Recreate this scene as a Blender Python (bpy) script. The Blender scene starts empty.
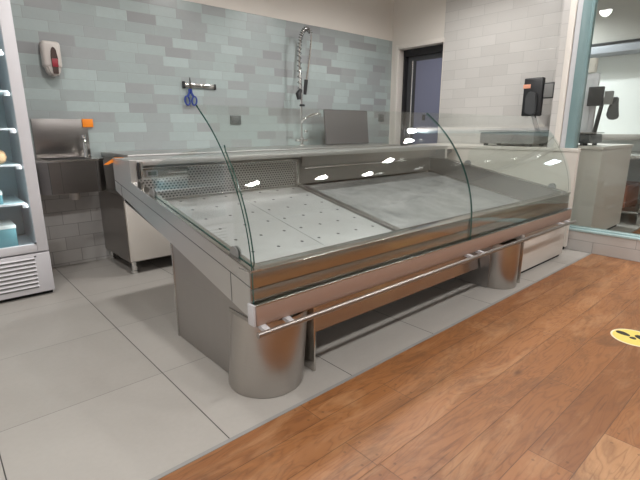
import bpy, bmesh, math, random
from mathutils import Vector, Matrix
random.seed(7)
sc = bpy.context.scene
COL = sc.collection

# ------------------------------------------------------------ node helpers
class NT:
    def __init__(s, name):
        s.m = bpy.data.materials.new(name); s.m.use_nodes = True
        s.t = s.m.node_tree; s.t.nodes.clear()
        s.out = s.n('ShaderNodeOutputMaterial')
    def n(s, typ, **kw):
        nd = s.t.nodes.new(typ)
        for k, v in kw.items(): setattr(nd, k, v)
        return nd
    def l(s, a, b): s.t.links.new(a, b)
    def put(s, sock, v):
        if hasattr(v, 'is_output') or isinstance(v, bpy.types.NodeSocket): s.l(v, sock)
        else: sock.default_value = v
    def math(s, op, a, b=0.0, c=None, clamp=False):
        nd = s.n('ShaderNodeMath', operation=op); nd.use_clamp = clamp
        s.put(nd.inputs[0], a); s.put(nd.inputs[1], b)
        if c is not None: s.put(nd.inputs[2], c)
        return nd.outputs[0]
    def mix(s, f, a, b):
        nd = s.n('ShaderNodeMix', data_type='RGBA')
        s.put(nd.inputs[0], f); s.put(nd.inputs[6], a); s.put(nd.inputs[7], b)
        return nd.outputs[2]
    def pos(s):
        g = s.n('ShaderNodeNewGeometry'); x = s.n('ShaderNodeSeparateXYZ'); s.l(g.outputs['Position'], x.inputs[0])
        return x.outputs
    def comb(s, x, y, z):
        c = s.n('ShaderNodeCombineXYZ'); s.put(c.inputs[0], x); s.put(c.inputs[1], y); s.put(c.inputs[2], z); return c.outputs[0]
    def noise(s, vec, scale=5, detail=3, rough=.5, dist=0):
        nd = s.n('ShaderNodeTexNoise'); s.l(vec, nd.inputs['Vector'])
        nd.inputs['Scale'].default_value = scale; nd.inputs['Detail'].default_value = detail
        nd.inputs['Roughness'].default_value = rough; nd.inputs['Distortion'].default_value = dist
        return nd.outputs[0]
    def rnd(s, x, y, z=0.0):
        w = s.n('ShaderNodeTexWhiteNoise', noise_dimensions='3D'); s.l(s.comb(x, y, z), w.inputs[0]); return w.outputs['Value']
    def ramp(s, f, stops, const=False):
        r = s.n('ShaderNodeValToRGB'); cr = r.color_ramp
        cr.interpolation = 'CONSTANT' if const else 'LINEAR'
        while len(cr.elements) > 1: cr.elements.remove(cr.elements[-1])
        cr.elements[0].position = stops[0][0]; cr.elements[0].color = (*stops[0][1], 1)
        for p, c in stops[1:]:
            e = cr.elements.new(p); e.color = (*c, 1)
        s.put(r.inputs[0], f); return r.outputs[0]
    def bsdf(s, color=(.8,.8,.8,1), rough=.5, metal=0.0, spec=.5, bump=None, bs=.2, bd=.002, **kw):
        p = s.n('ShaderNodeBsdfPrincipled')
        if isinstance(color, tuple) and len(color) == 3: color = (*color, 1)
        s.put(p.inputs['Base Color'], color); s.put(p.inputs['Roughness'], rough); s.put(p.inputs['Metallic'], metal)
        s.put(p.inputs['Specular IOR Level'], spec)
        for k, v in kw.items(): s.put(p.inputs[k.replace('_', ' ')], v)
        if bump is not None:
            b = s.n('ShaderNodeBump'); b.inputs['Strength'].default_value = bs; b.inputs['Distance'].default_value = bd
            s.l(bump, b.inputs['Height']); s.l(b.outputs[0], p.inputs['Normal'])
        s.l(p.outputs[0], s.out.inputs[0]); return s.m

def srgb(r, g, b):
    f = lambda c: ((c/255+.055)/1.055)**2.4 if c > 10 else c/255/12.92
    return (f(r), f(g), f(b))

def plain(name, rgb, rough=.5, metal=0.0, var=.06, scale=20, spec=.5, **kw):
    t = NT(name); g = t.n('ShaderNodeTexCoord')
    nz = t.noise(g.outputs['Object'], scale, 3)
    c = t.mix(nz, tuple(min(1, x*(1-var)) for x in rgb)+(1,), tuple(min(1, x*(1+var)) for x in rgb)+(1,))
    return t.bsdf(c, rough, metal, spec, **kw)

def steel(name, rgb=(.56,.545,.52), rough=.28, stretch=(1,1,60), var=.10, rv=.10, smudge=.0):
    """brushed stainless steel; stretch lays the grain across one axis"""
    t = NT(name); g = t.n('ShaderNodeTexCoord'); mp = t.n('ShaderNodeMapping'); mp.inputs['Scale'].default_value = stretch
    t.l(g.outputs['Object'], mp.inputs[0])
    n1 = t.noise(mp.outputs[0], 6, 4, .6); n2 = t.noise(g.outputs['Object'], 3.5, 3, .55, .4)
    f = t.math('ADD', t.math('MULTIPLY', n1, .5), t.math('MULTIPLY', n2, .5))
    c = t.mix(f, tuple(x*(1-var) for x in rgb)+(1,), tuple(min(1, x*(1+var)) for x in rgb)+(1,))
    r = t.math('ADD', rough-rv/2, t.math('MULTIPLY', f, rv))
    return t.bsdf(c, r, 1.0, .5, bump=n1, bs=.012, bd=.0005)

def glassmat(name, tint=(.93,.975,.955), refl=1.0):
    """thin pane: clear, faint green body, Fresnel sheen; same from either side"""
    t = NT(name)
    g = t.n('ShaderNodeNewGeometry')
    ior = t.n('ShaderNodeMix', data_type='FLOAT'); t.l(g.outputs['Backfacing'], ior.inputs[0])
    ior.inputs[2].default_value = 1.5; ior.inputs[3].default_value = 1/1.5
    fr = t.n('ShaderNodeFresnel'); t.l(ior.outputs[0], fr.inputs['IOR'])
    tr = t.n('ShaderNodeBsdfTransparent'); tr.inputs[0].default_value = (*tint, 1)
    gl = t.n('ShaderNodeBsdfGlossy'); gl.inputs['Roughness'].default_value = .0; gl.inputs[0].default_value = (refl,)*3+(1,)
    mx = t.n('ShaderNodeMixShader'); t.l(fr.outputs[0], mx.inputs[0]); t.l(tr.outputs[0], mx.inputs[1]); t.l(gl.outputs[0], mx.inputs[2])
    t.l(mx.outputs[0], t.out.inputs[0]); return t.m

def emis(name, rgb, st):
    t = NT(name); e = t.n('ShaderNodeEmission'); e.inputs[0].default_value = (*rgb, 1); e.inputs[1].default_value = st
    t.l(e.outputs[0], t.out.inputs[0]); return t.m

def tiles(name, axis, L, H, stops, mortar, offs='half', rough=.3, z0=0.0, u0=0.0, mw=.0022, mottle=.10):
    """wall tiles laid in rows along world x or y"""
    t = NT(name); P = t.pos(); u = t.math('SUBTRACT', P[axis], u0); z = t.math('SUBTRACT', P[2], z0)
    row = t.math('FLOOR', t.math('DIVIDE', z, H))
    if offs == 'half': sh = t.math('MULTIPLY', t.math('MODULO', t.math('ADD', row, 100), 2), L/2)
    else: sh = t.math('MULTIPLY', t.rnd(row, 3.3), L*3)
    uu = t.math('ADD', t.math('ADD', u, sh), L*50)
    cu = t.math('DIVIDE', uu, L); colm = t.math('FLOOR', cu)
    fu = t.math('MULTIPLY', t.math('FRACT', cu), L); fz = t.math('MULTIPLY', t.math('FRACT', t.math('DIVIDE', z, H)), H)
    du = t.math('MINIMUM', fu, t.math('SUBTRACT', L, fu)); dz = t.math('MINIMUM', fz, t.math('SUBTRACT', H, fz))
    d = t.math('MINIMUM', du, dz)
    m = t.math('SUBTRACT', 1.0, t.math('DIVIDE', t.math('SUBTRACT', d, mw*.35), mw*.65), clamp=True)
    r = t.rnd(row, colm, 1.0)
    c = t.ramp(r, stops)
    g = t.n('ShaderNodeTexCoord')
    nz = t.noise(g.outputs['Object'], 22, 5, .65, .8)
    dark = t.mix(t.math('MULTIPLY', nz, mottle*2), c, (.25,.25,.24,1))
    c2 = t.mix(m, dark, (*mortar, 1))
    hgt = t.math('ADD', t.math('SUBTRACT', 1.0, m), t.math('MULTIPLY', nz, .25))
    return t.bsdf(c2, t.math('ADD', rough, t.math('MULTIPLY', m, .3), clamp=True), bump=hgt, bs=.35, bd=.002)

# ------------------------------------------------------------ materials
M = {}
M['steel'] = steel('brushed_steel', stretch=(1,1,40))
M['steel_x'] = steel('brushed_steel_lengthwise', rgb=(.58,.56,.53), rough=.22, stretch=(.6,30,30), rv=.08)
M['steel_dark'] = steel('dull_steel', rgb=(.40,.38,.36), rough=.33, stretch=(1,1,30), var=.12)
M['basin_steel'] = steel('basin_steel', rgb=(.30,.285,.275), rough=.30, stretch=(1,1,30), var=.12)
M['steel_leg'] = steel('leg_steel', rgb=(.44,.42,.405), rough=.36, stretch=(3,3,1), var=.10)
M['steel_side'] = steel('side_skin_steel', rgb=(.70,.69,.675), rough=.36, stretch=(1,1,24), var=.06)
M['steel_cyl'] = steel('rolled_steel', rgb=(.50,.475,.45), rough=.34, stretch=(1,1,14), var=.08)
M['steel_deck'] = steel('deck_steel', rgb=(.66,.665,.66), rough=.36, stretch=(2,14,2), var=.10, rv=.14)
M['steel_front'] = steel('front_steel', rgb=(.50,.475,.45), rough=.24, stretch=(.4,30,30), var=.05, rv=.03)
M['bumper'] = plain('bumper_board', srgb(178,152,138), .42, .35, var=.02)  # pinkish reflection of the wood floor is put into this colour
M['rail'] = steel('rail_steel', rgb=(.42,.385,.36), rough=.4, stretch=(.5,20,20), var=.03, rv=.03)
M['ledge'] = steel('ledge_steel', rgb=(.62,.615,.60), rough=.40, stretch=(.5,20,20), var=.04, rv=.03)
M['chrome'] = plain('chrome', (.75,.75,.74), .12, 1.0)
M['darkchrome'] = plain('dark_chrome', (.35,.35,.35), .25, 1.0)
M['black'] = plain('black_plastic', (.018,.019,.021), .4)
M['gap'] = plain('dark_void', (.012,.012,.012), .8)
M['darkgrey'] = plain('dark_grey_plastic', (.06,.063,.066), .45)
M['midgrey'] = plain('grey_plastic', (.22,.22,.215), .5)
M['board'] = plain('grey_board', srgb(88,86,87), .5, var=.04, scale=6)
M['white_lam'] = plain('white_laminate', srgb(222,216,208), .35, var=.02, scale=4)
M['cream'] = plain('cream_paint', srgb(226,220,212), .7, var=.03, scale=3)
M['ceil'] = plain('ceiling_paint', srgb(215,213,208), .8, var=.02)
M['white_metal'] = plain('white_enamel', srgb(214,212,216), .35, var=.02)
M['vinyl'] = plain('cap_plastic', srgb(205,205,208), .4, var=.02)
M['orange'] = plain('orange_label', srgb(245,140,30), .5, var=.03)
M['peach'] = plain('peach_label', srgb(240,170,140), .5, var=.03)
M['blue'] = plain('blue_plastic', srgb(38,62,140), .35)
M['pump_white'] = plain('dispenser_plastic', srgb(205,198,192), .35, var=.03)
M['pump_dark'] = plain('dispenser_window', srgb(80,66,62), .2)
M['pump_red'] = plain('dispenser_red', srgb(150,52,62), .3)
M['socket'] = plain('socket_grey', srgb(92,98,98), .35)
M['teal_metal'] = plain('teal_frame', srgb(122,148,150), .35, var=.02)
M['sill'] = plain('pale_teal_sill', srgb(174,198,199), .3, var=.03)
M['green_edge'] = plain('glass_edge_green', (.022,.085,.072), .12, var=.2)
M['display_lcd'] = plain('lcd', srgb(120,128,120), .25)
M['glass'] = glassmat('clear_glass', (.965,.985,.975))
M['glass_part'] = glassmat('partition_glass', (.95,.975,.965))
M['glass_cold'] = glassmat('fridge_glass', (.93,.955,.96))
M['front_wall'] = plain('shop_wall_paint', srgb(168,170,172), .7, var=.12, scale=1.2)
M['wall_far'] = plain('far_wall_paint', srgb(216,219,215), .7, var=.02, scale=2)
M['grey_duct'] = plain('grey_band', srgb(150,154,160), .5, var=.04)
M['grey_soffit'] = plain('soffit', srgb(168,166,160), .7, var=.03)
M['violet'] = plain('violet_grey_door', srgb(126,129,152), .32, var=.05, scale=2)
M['door_frame'] = plain('door_dark', (.022,.022,.025), .5)
M['door_grey'] = plain('door_grey', (.075,.078,.085), .4)
M['yellow'] = plain('yellow_vinyl', srgb(240,214,110), .45, var=.03)
M['cream_vinyl'] = plain('cream_vinyl', srgb(240,228,195), .45, var=.02)
M['print'] = plain('dark_print', srgb(52,46,34), .5)
M['fridge_in'] = plain('fridge_interior', srgb(168,182,186), .5, var=.03)
M['shelf'] = plain('fridge_shelf', srgb(182,200,204), .3, var=.03)
M['bread'] = plain('bread_crust', srgb(176,140,104), .7, var=.2, scale=30)
M['tealbox'] = plain('teal_carton', srgb(96,142,150), .5)
M['whitebox'] = plain('white_carton', srgb(206,208,206), .5)
M['reflection_brown'] = plain('brown_reflection_block', srgb(150,92,68), .5)  # reddish-brown reflection in the far steel, put into colour
M['lamp'] = emis('downlight_glow', (1, .97, .92), 30)
M['reflection_glow'] = emis('panel_glow', (.85, .92, 1.0), 6)  # glow of the added panel that the curved glass mirrors
M['trim'] = plain('floor_trim', srgb(150,149,146), .5, 0.0)
M['teal_tile'] = tiles('teal_wall_tiles', 0, .225, .0755,
    [(0, srgb(150,153,154)), (.2, srgb(160,165,166)), (.45, srgb(162,172,172)), (.7, srgb(168,181,180)), (1, srgb(178,192,191))], srgb(156,162,161), 'rand', .28, z0=.02, mottle=.14)
M['white_tile_x'] = tiles('white_wall_tiles_back', 0, .20, .10,
    [(0, srgb(186,183,180)), (.5, srgb(196,193,190)), (1, srgb(205,202,198))], srgb(150,147,144), 'half', .3, z0=.02, mw=.003)
M['white_tile_y'] = tiles('white_wall_tiles_side', 1, .30, .10,
    [(0, srgb(204,201,197)), (.5, srgb(209,206,202)), (1, srgb(214,211,207))], srgb(180,178,174), 'half', .25, z0=.045, u0=.06, mw=.003, mottle=.02)
M['kerb_tile'] = tiles('kerb_tiles', 1, .60, .095,
    [(0, srgb(188,184,180)), (1, srgb(194,190,186))], srgb(150,148,146), 'half', .4, mw=.003, mottle=.04)

def floor_tile():
    t = NT('floor_tiles'); P = t.pos(); A, B, Y0 = .5964, .6037, .5764
    cx = t.math('DIVIDE', t.math('ADD', P[0], A*40), A); cy = t.math('DIVIDE', t.math('ADD', t.math('SUBTRACT', P[1], Y0), B*40), B)
    fx = t.math('FRACT', cx); fy = t.math('FRACT', cy)
    dx = t.math('MULTIPLY', t.math('MINIMUM', fx, t.math('SUBTRACT', 1.0, fx)), A)
    dy = t.math('MULTIPLY', t.math('MINIMUM', fy, t.math('SUBTRACT', 1.0, fy)), B)
    mx = t.math('SUBTRACT', 1.0, t.math('DIVIDE', t.math('SUBTRACT', dx, .0012), .0012), clamp=True)
    my = t.math('MULTIPLY', t.math('SUBTRACT', 1.0, t.math('DIVIDE', t.math('SUBTRACT', dy, .0009), .0011), clamp=True), .6)
    m = t.math('MAXIMUM', mx, my)
    g = t.n('ShaderNodeTexCoord')
    n1 = t.noise(g.outputs['Object'], 3, 5, .6, .6); n2 = t.noise(g.outputs['Object'], 60, 2)
    r = t.rnd(t.math('FLOOR', cx), t.math('FLOOR', cy))
    f = t.math('ADD', t.math('MULTIPLY', n1, .6), t.math('ADD', t.math('MULTIPLY', r, .2), t.math('MULTIPLY', n2, .2)))
    c = t.ramp(f, [(.2, srgb(164,159,153)), (.8, srgb(180,176,170))])
    c = t.mix(m, c, (.05,.048,.045,1))
    return t.bsdf(c, t.math('ADD', .36, t.math('MULTIPLY', n1, .1)), spec=.4, bump=t.math('SUBTRACT', 1.0, m), bs=.3, bd=.002)
M['floor_tile'] = floor_tile()

def wood():
    t = NT('oak_planks'); P = t.pos(); W = .1412
    v = t.math('DIVIDE', t.math('ADD', P[1], .123+W*40), W); row = t.math('FLOOR', v); fv = t.math('FRACT', v)
    L = 1.35
    u = t.math('DIVIDE', t.math('ADD', P[0], t.math('ADD', 40, t.math('MULTIPLY', t.rnd(row, 7.7), L))), L)
    colm = t.math('FLOOR', u); fu = t.math('FRACT', u)
    r1 = t.rnd(row, colm, 2.0); r2 = t.rnd(row, colm, 5.0)
    # grain co-ordinates, shifted per plank
    vec = t.comb(t.math('ADD', P[0], t.math('MULTIPLY', r1, 37)), t.math('MULTIPLY', P[1], 5.5), t.math('MULTIPLY', r2, 11))
    big = t.noise(vec, 1.6, 3, .5, .6)
    rings = t.math('FRACT', t.math('MULTIPLY', t.math('ADD', big, t.math('MULTIPLY', t.noise(vec, 9, 3), .03)), 16))
    ring = t.math('POWER', t.math('ABSOLUTE', t.math('SUBTRACT', t.math('MULTIPLY', rings, 2), 1)), 3.0)
    vec2 = t.comb(t.math('ADD', P[0], t.math('MULTIPLY', r2, 19)), t.math('MULTIPLY', P[1], 16), 0.0)
    fine = t.noise(vec2, 14, 5, .7)
    base = t.ramp(r1, [(0, srgb(134,88,52)), (.3, srgb(160,108,64)), (.6, srgb(172,120,76)), (.85, srgb(148,98,58)), (1, srgb(194,148,104))])
    c = t.mix(t.math('MULTIPLY', ring, .50), base, (*srgb(100,60,34), 1))
    c = t.mix(t.math('MULTIPLY', fine, .55), c, (*srgb(140,88,54), 1))
    # knots and weathered patches
    kn = t.n('ShaderNodeTexVoronoi'); t.l(t.comb(t.math('ADD', P[0], t.math('MULTIPLY', r1, 9)), t.math('MULTIPLY', P[1], 2.2), 0.0), kn.inputs['Vector']); kn.inputs['Scale'].default_value = 2.3
    k = t.math('SUBTRACT', 1.0, t.math('DIVIDE', kn.outputs['Distance'], .13), clamp=True)
    c = t.mix(t.math('MULTIPLY', t.math('POWER', k, 1.2), .85), c, (*srgb(84,56,38), 1))
    sm = t.noise(t.comb(P[0], t.math('MULTIPLY', P[1], 2.6), 3.0), 2.2, 5, .72, .8)
    smf = t.math('MULTIPLY', t.math('SUBTRACT', sm, .49), 5.0, clamp=True)
    c = t.mix(t.math('MULTIPLY', smf, .72), c, (*srgb(110,74,48), 1))
    pl = t.noise(t.comb(P[0], t.math('MULTIPLY', P[1], 3.5), 17.0), 1.7, 5, .7, 1.0)
    plf = t.math('MULTIPLY', t.math('SUBTRACT', pl, .5), 4.0, clamp=True)
    c = t.mix(t.math('MULTIPLY', plf, .55), c, (*srgb(194,152,112), 1))
    # cracks along the grain
    ck = t.noise(t.comb(P[0], t.math('MULTIPLY', P[1], 24), 9.0), 3.0, 2, .5)
    ckf = t.math('MULTIPLY', t.math('SUBTRACT', ck, .64), 12.0, clamp=True)
    c = t.mix(t.math('MULTIPLY', ckf, .5), c, (*srgb(88,56,38), 1))
    dv = t.math('MULTIPLY', t.math('MINIMUM', fv, t.math('SUBTRACT', 1.0, fv)), W)
    du = t.math('MULTIPLY', t.math('MINIMUM', fu, t.math('SUBTRACT', 1.0, fu)), L)
    seam = t.math('SUBTRACT', 1.0, t.math('DIVIDE', t.math('SUBTRACT', t.math('MINIMUM', du, dv), .0005), .0015), clamp=True)
    c = t.mix(t.math('MULTIPLY', seam, .65), c, (*srgb(70,46,32), 1))
    # dark pegs near the plank ends
    ex = t.math('SUBTRACT', du, .035); ey = t.math('SUBTRACT', dv, .032)
    pd = t.math('SQRT', t.math('ADD', t.math('MULTIPLY', ex, ex), t.math('MULTIPLY', ey, ey)))
    peg = t.math('SUBTRACT', 1.0, t.math('DIVIDE', t.math('SUBTRACT', pd, .004), .002), clamp=True)
    c = t.mix(t.math('MULTIPLY', peg, .4), c, (*srgb(72,46,30), 1))
    h = t.math('SUBTRACT', t.math('MULTIPLY', fine, .3), seam)
    return t.bsdf(c, t.math('ADD', .30, t.math('MULTIPLY', fine, .16)), spec=.45, bump=h, bs=.25, bd=.002)
M['wood'] = wood()

def deckmat(name, x0, dx):
    """steel sheet pierced by a square grid of drain holes"""
    t = NT(name); P = t.pos(); g = t.n('ShaderNodeTexCoord')
    u = t.math('ADD', t.math('DIVIDE', t.math('SUBTRACT', P[0], x0), dx), .5)
    v = t.math('ADD', t.math('DIVIDE', t.math('SUBTRACT', P[1], .573), .1525), .5)
    au = t.math('MULTIPLY', t.math('SUBTRACT', t.math('FRACT', t.math('ADD', u, 20)), .5), dx)
    av = t.math('MULTIPLY', t.math('SUBTRACT', t.math('FRACT', t.math('ADD', v, 20)), .5), .1525)
    d = t.math('SQRT', t.math('ADD', t.math('MULTIPLY', au, au), t.math('MULTIPLY', av, av)))
    hole = t.math('SUBTRACT', 1.0, t.math('DIVIDE', t.math('SUBTRACT', d, .0084), .001), clamp=True)
    mp = t.n('ShaderNodeMapping'); mp.inputs['Scale'].default_value = (14, 2, 2); t.l(g.outputs['Object'], mp.inputs[0])
    n1 = t.noise(mp.outputs[0], 6, 4, .6); n2 = t.noise(g.outputs['Object'], 5, 5, .65, .8)
    c = t.mix(n2, (.46,.465,.46,1), (.62,.625,.62,1)); c = t.mix(hole, c, (.01,.01,.01,1))
    r = t.math('ADD', .30, t.math('MULTIPLY', n2, .16))
    return t.bsdf(c, r, t.math('MULTIPLY', t.math('SUBTRACT', 1.0, hole), .6), bump=t.math('SUBTRACT', t.math('MULTIPLY', n1, .1), hole), bs=.3, bd=.003)
M['deck_a'] = deckmat('pierced_deck_wide', .483, .152)
M['deck_b'] = deckmat('pierced_deck_narrow', .905, .1435)

def panmat():
    t = NT('worn_pan_steel'); g = t.n('ShaderNodeTexCoord')
    n2 = t.noise(g.outputs['Object'], 4.0, 6, .62, 1.0); n3 = t.noise(g.outputs['Object'], 17, 4, .6, .5)
    f = t.math('ADD', t.math('MULTIPLY', n2, .7), t.math('MULTIPLY', n3, .3))
    c = t.ramp(f, [(.32, (.27,.275,.27)), (.5, (.39,.395,.39)), (.68, (.50,.50,.495))])
    return t.bsdf(c, t.math('ADD', .28, t.math('MULTIPLY', f, .25)), .65)
M['pan'] = panmat()

def perfmat():
    t = NT('perforated_grille'); P = t.pos()
    dz, dx = .0150, .0215
    v = t.math('DIVIDE', P[2], dz); row = t.math('FLOOR', v)
    u = t.math('ADD', t.math('DIVIDE', P[0], dx), t.math('MULTIPLY', t.math('MODULO', row, 2), .5))
    au = t.math('DIVIDE', t.math('MULTIPLY', t.math('SUBTRACT', t.math('FRACT', u), .5), dx), 1.25)
    av = t.math('MULTIPLY', t.math('SUBTRACT', t.math('FRACT', v), .5), dz)
    d = t.math('SQRT', t.math('ADD', t.math('MULTIPLY', au, au), t.math('MULTIPLY', av, av)))
    hole = t.math('SUBTRACT', 1.0, t.math('DIVIDE', t.math('SUBTRACT', d, .0041), .0012), clamp=True)
    c = t.mix(hole, (.60,.58,.56,1), (.03,.028,.027,1))
    return t.bsdf(c, .35, t.math('SUBTRACT', 1.0, hole))
M['perf'] = perfmat()

# ------------------------------------------------------------ mesh helpers
def smooth(me, ang=35):
    for p in me.polygons: p.use_smooth = True
    bm = bmesh.new(); bm.from_mesh(me)
    for e in bm.edges:
        if len(e.link_faces) == 2 and e.calc_face_angle(0) > math.radians(ang): e.smooth = False
    bm.to_mesh(me); bm.free()

def obj(name, bm, mat, parent=None, sm=True):
    me = bpy.data.meshes.new(name)
    bmesh.ops.recalc_face_normals(bm, faces=bm.faces)
    bm.to_mesh(me); bm.free()
    for m in (mat if isinstance(mat, (list, tuple)) else [mat]): me.materials.append(m)
    if sm: smooth(me)
    o = bpy.data.objects.new(name, me); COL.objects.link(o)
    if parent is not None:
        o.parent = parent
        root = parent
        if root.type == 'EMPTY': o.matrix_parent_inverse = Matrix.Translation(-Vector(root.location))
    return o

def box(bm, x0, x1, y0, y1, z0, z1, bev=0.0, seg=2, mi=0):
    vs = [bm.verts.new(p) for p in ((x0,y0,z0),(x1,y0,z0),(x1,y1,z0),(x0,y1,z0),(x0,y0,z1),(x1,y0,z1),(x1,y1,z1),(x0,y1,z1))]
    fs = [bm.faces.new([vs[i] for i in f]) for f in ((0,3,2,1),(4,5,6,7),(0,1,5,4),(1,2,6,5),(2,3,7,6),(3,0,4,7))]
    for f in fs: f.material_index = mi
    if bev > 0:
        es = list({e for f in fs for e in f.edges})
        bmesh.ops.bevel(bm, geom=es, offset=bev, segments=seg, affect='EDGES', profile=.5)
def B(x0, x1, y0, y1, z0, z1, bev=0.0, seg=2):
    bm = bmesh.new(); box(bm, x0, x1, y0, y1, z0, z1, bev, seg); return bm

def prism(bm, pts, axis, a, b, bev=0.0, mi=0):
    """polygon given in the two other axes, pushed from a to b along axis"""
    def P(q, w):
        return {0: (w, q[0], q[1]), 1: (q[0], w, q[1]), 2: (q[0], q[1], w)}[axis]
    v0 = [bm.verts.new(P(q, a)) for q in pts]; v1 = [bm.verts.new(P(q, b)) for q in pts]
    n = len(pts); fs = [bm.faces.new(v0), bm.faces.new(v1[::-1])]
    for i in range(n): fs.append(bm.faces.new((v0[i], v0[(i+1) % n], v1[(i+1) % n], v1[i])))
    for f in fs: f.material_index = mi
    if bev > 0:
        es = list({e for f in fs for e in f.edges})
        bmesh.ops.bevel(bm, geom=es, offset=bev, segments=2, affect='EDGES')
def PR(pts, axis, a, b, bev=0.0):
    bm = bmesh.new(); prism(bm, pts, axis, a, b, bev); return bm

def tube(bm, pts, r, seg=12, caps=True):
    pts = [Vector(p) for p in pts]; rings = []
    rr = r if isinstance(r, (list, tuple)) else [r]*len(pts)
    up = None
    for i, p in enumerate(pts):
        d = (pts[min(i+1, len(pts)-1)] - pts[max(i-1, 0)]).normalized()
        if up is None:
            up = Vector((0,0,1)) if abs(d.z) < .9 else Vector((1,0,0))
        s = d.cross(up).normalized(); up = s.cross(d).normalized()
        rings.append([bm.verts.new(p + (s*math.cos(2*math.pi*k/seg) + up*math.sin(2*math.pi*k/seg))*rr[i]) for k in range(seg)])
    for a, b in zip(rings, rings[1:]):
        for k in range(seg): bm.faces.new((a[k], a[(k+1) % seg], b[(k+1) % seg], b[k]))
    if caps: bm.faces.new(rings[0][::-1]); bm.faces.new(rings[-1])
def T(pts, r, seg=12):
    bm = bmesh.new(); tube(bm, pts, r, seg); return bm

def lathe(bm, prof, c=(0,0,0), seg=32):
    rings = []
    for r, z in prof:
        rings.append([bm.verts.new((c[0]+r*math.cos(2*math.pi*k/seg), c[1]+r*math.sin(2*math.pi*k/seg), c[2]+z)) for k in range(seg)])
    for a, b in zip(rings, rings[1:]):
        for k in range(seg): bm.faces.new((a[k], a[(k+1) % seg], b[(k+1) % seg], b[k]))
    bm.faces.new(rings[0][::-1]); bm.faces.new(rings[-1])
def LA(prof, c=(0,0,0), seg=32):
    bm = bmesh.new(); lathe(bm, prof, c, seg); return bm

def bez(pts, n=40):
    """Catmull-Rom through pts"""
    P = [Vector(p) for p in pts]; P = [P[0]*2-P[1]] + P + [P[-1]*2-P[-2]]; out = []
    k = len(P)-3
    for i in range(k):
        for j in range(max(2, n//k)):
            t = j/max(2, n//k); a, b, c, d = P[i:i+4]
            out.append(.5*((2*b)+(c-a)*t+(2*a-5*b+4*c-d)*t*t+(3*b-a-3*c+d)*t**3))
    out.append(P[-2]); return out

def thing(name, label, cat, loc, group=None):
    o = bpy.data.objects.new(name, None); COL.objects.link(o); o.location = loc; o.empty_display_size = .1
    o['label'] = label; o['category'] = cat
    if group: o['group'] = group
    return o
def tag(o, label, cat, group=None):
    o['label'] = label; o['category'] = cat
    if group: o['group'] = group
    return o
def S(name, bm, mat, **kw):
    o = obj(name, bm, mat, **kw); o['kind'] = 'structure'; return o
def part(name, bm, mat, parent, label=None):
    o = obj(name, bm, mat, parent)
    if label: o['label'] = label
    return o

YW, XW, ZC = 2.60, 3.90, 2.60     # back wall, side wall, ceiling
ZT = 2.057                        # top of the teal tiling

# ============================================================ the room
S('floor', B(-2.2, 9, 0.012, 4.2, -.1, 0), M['floor_tile'])
fw = S('floor_wood', B(-2.2, 9, -4.5, -0.004, -.1, 0), M['wood'])
S('trim_1', B(-2.2, 3.46, -.004, .012, -.02, .0015), M['trim'])
S('wall_back_lower', B(-2.2, .60, YW, YW+.1, 0, .80), M['white_tile_x'])
bm = B(-2.2, .60, YW, YW+.1, .80, ZT); box(bm, .60, XW, YW, YW+.1, 0, ZT)
S('wall_back', bm, M['teal_tile'])
S('wall_back_upper', B(-2.2, XW, YW-.004, YW+.1, ZT, ZC), M['cream'])
S('wall_front', B(-4.5, 12, -4.6, -4.5, 0, ZC), M['front_wall'])
S('wall_end', B(12, 12.1, -4.5, 4.2, 0, ZC), M['front_wall'])
S('wall_left', B(-1.9, -1.8, -.3, YW, 0, ZC), M['cream'])
# side wall with the doorway
DY0, DY1, DZ = 1.871, 2.50, 1.985
bm = B(XW, XW+.12, .475, DY0, 0, ZC)
S('wall_right', bm, M['white_tile_y'])
bm = B(XW, XW+.12, DY0, YW, DZ+.012, ZC); box(bm, XW, XW+.12, DY1+.035, YW, 0, DZ+.012)
S('wall_right_plain', bm, M['cream'])
bm = bmesh.new()
box(bm, XW-.012, XW+.10, DY1-.005, DY1+.035, 0, DZ+.012, .003)
box(bm, XW-.012, XW+.10, DY0, DY1-.005, DZ-.035, DZ+.012, .003)
box(bm, XW-.004, XW+.10, DY0-.006, DY0, 0, DZ+.012)
S('trim_2', bm, M['cream'])
dr = S('door_1', PR([(DY0,0),(DY1,0),(DY1,DZ),(DY0,DZ)], 0, XW+.16, XW+.20), M['door_grey'])
bm = bmesh.new()
box(bm, XW+.10, XW+.16, DY0-.02, DY0, 0, DZ+.02); box(bm, XW+.10, XW+.16, DY1-.03, DY1+.02, 0, DZ+.02)
box(bm, XW+.10, XW+.16, DY0, DY1-.03, DZ-.11, DZ+.02)
part('door_frame', bm, M['door_frame'], dr, 'black door frame')
part('door_panel', B(XW+.152, XW+.159, DY0+.01, DY1-.16, .08, DZ-.17, .002), M['violet'], dr, 'violet grey door panel')
part('door_handle', T([(XW+.13, DY1-.125, .9), (XW+.13, DY1-.125, 1.82)], .011), M['chrome'], dr, 'tall chrome pull handle')
part('lock', B(XW+.14, XW+.155, DY0+.30, DY0+.34, 1.12, 1.19, .004), M['black'], dr)
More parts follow.
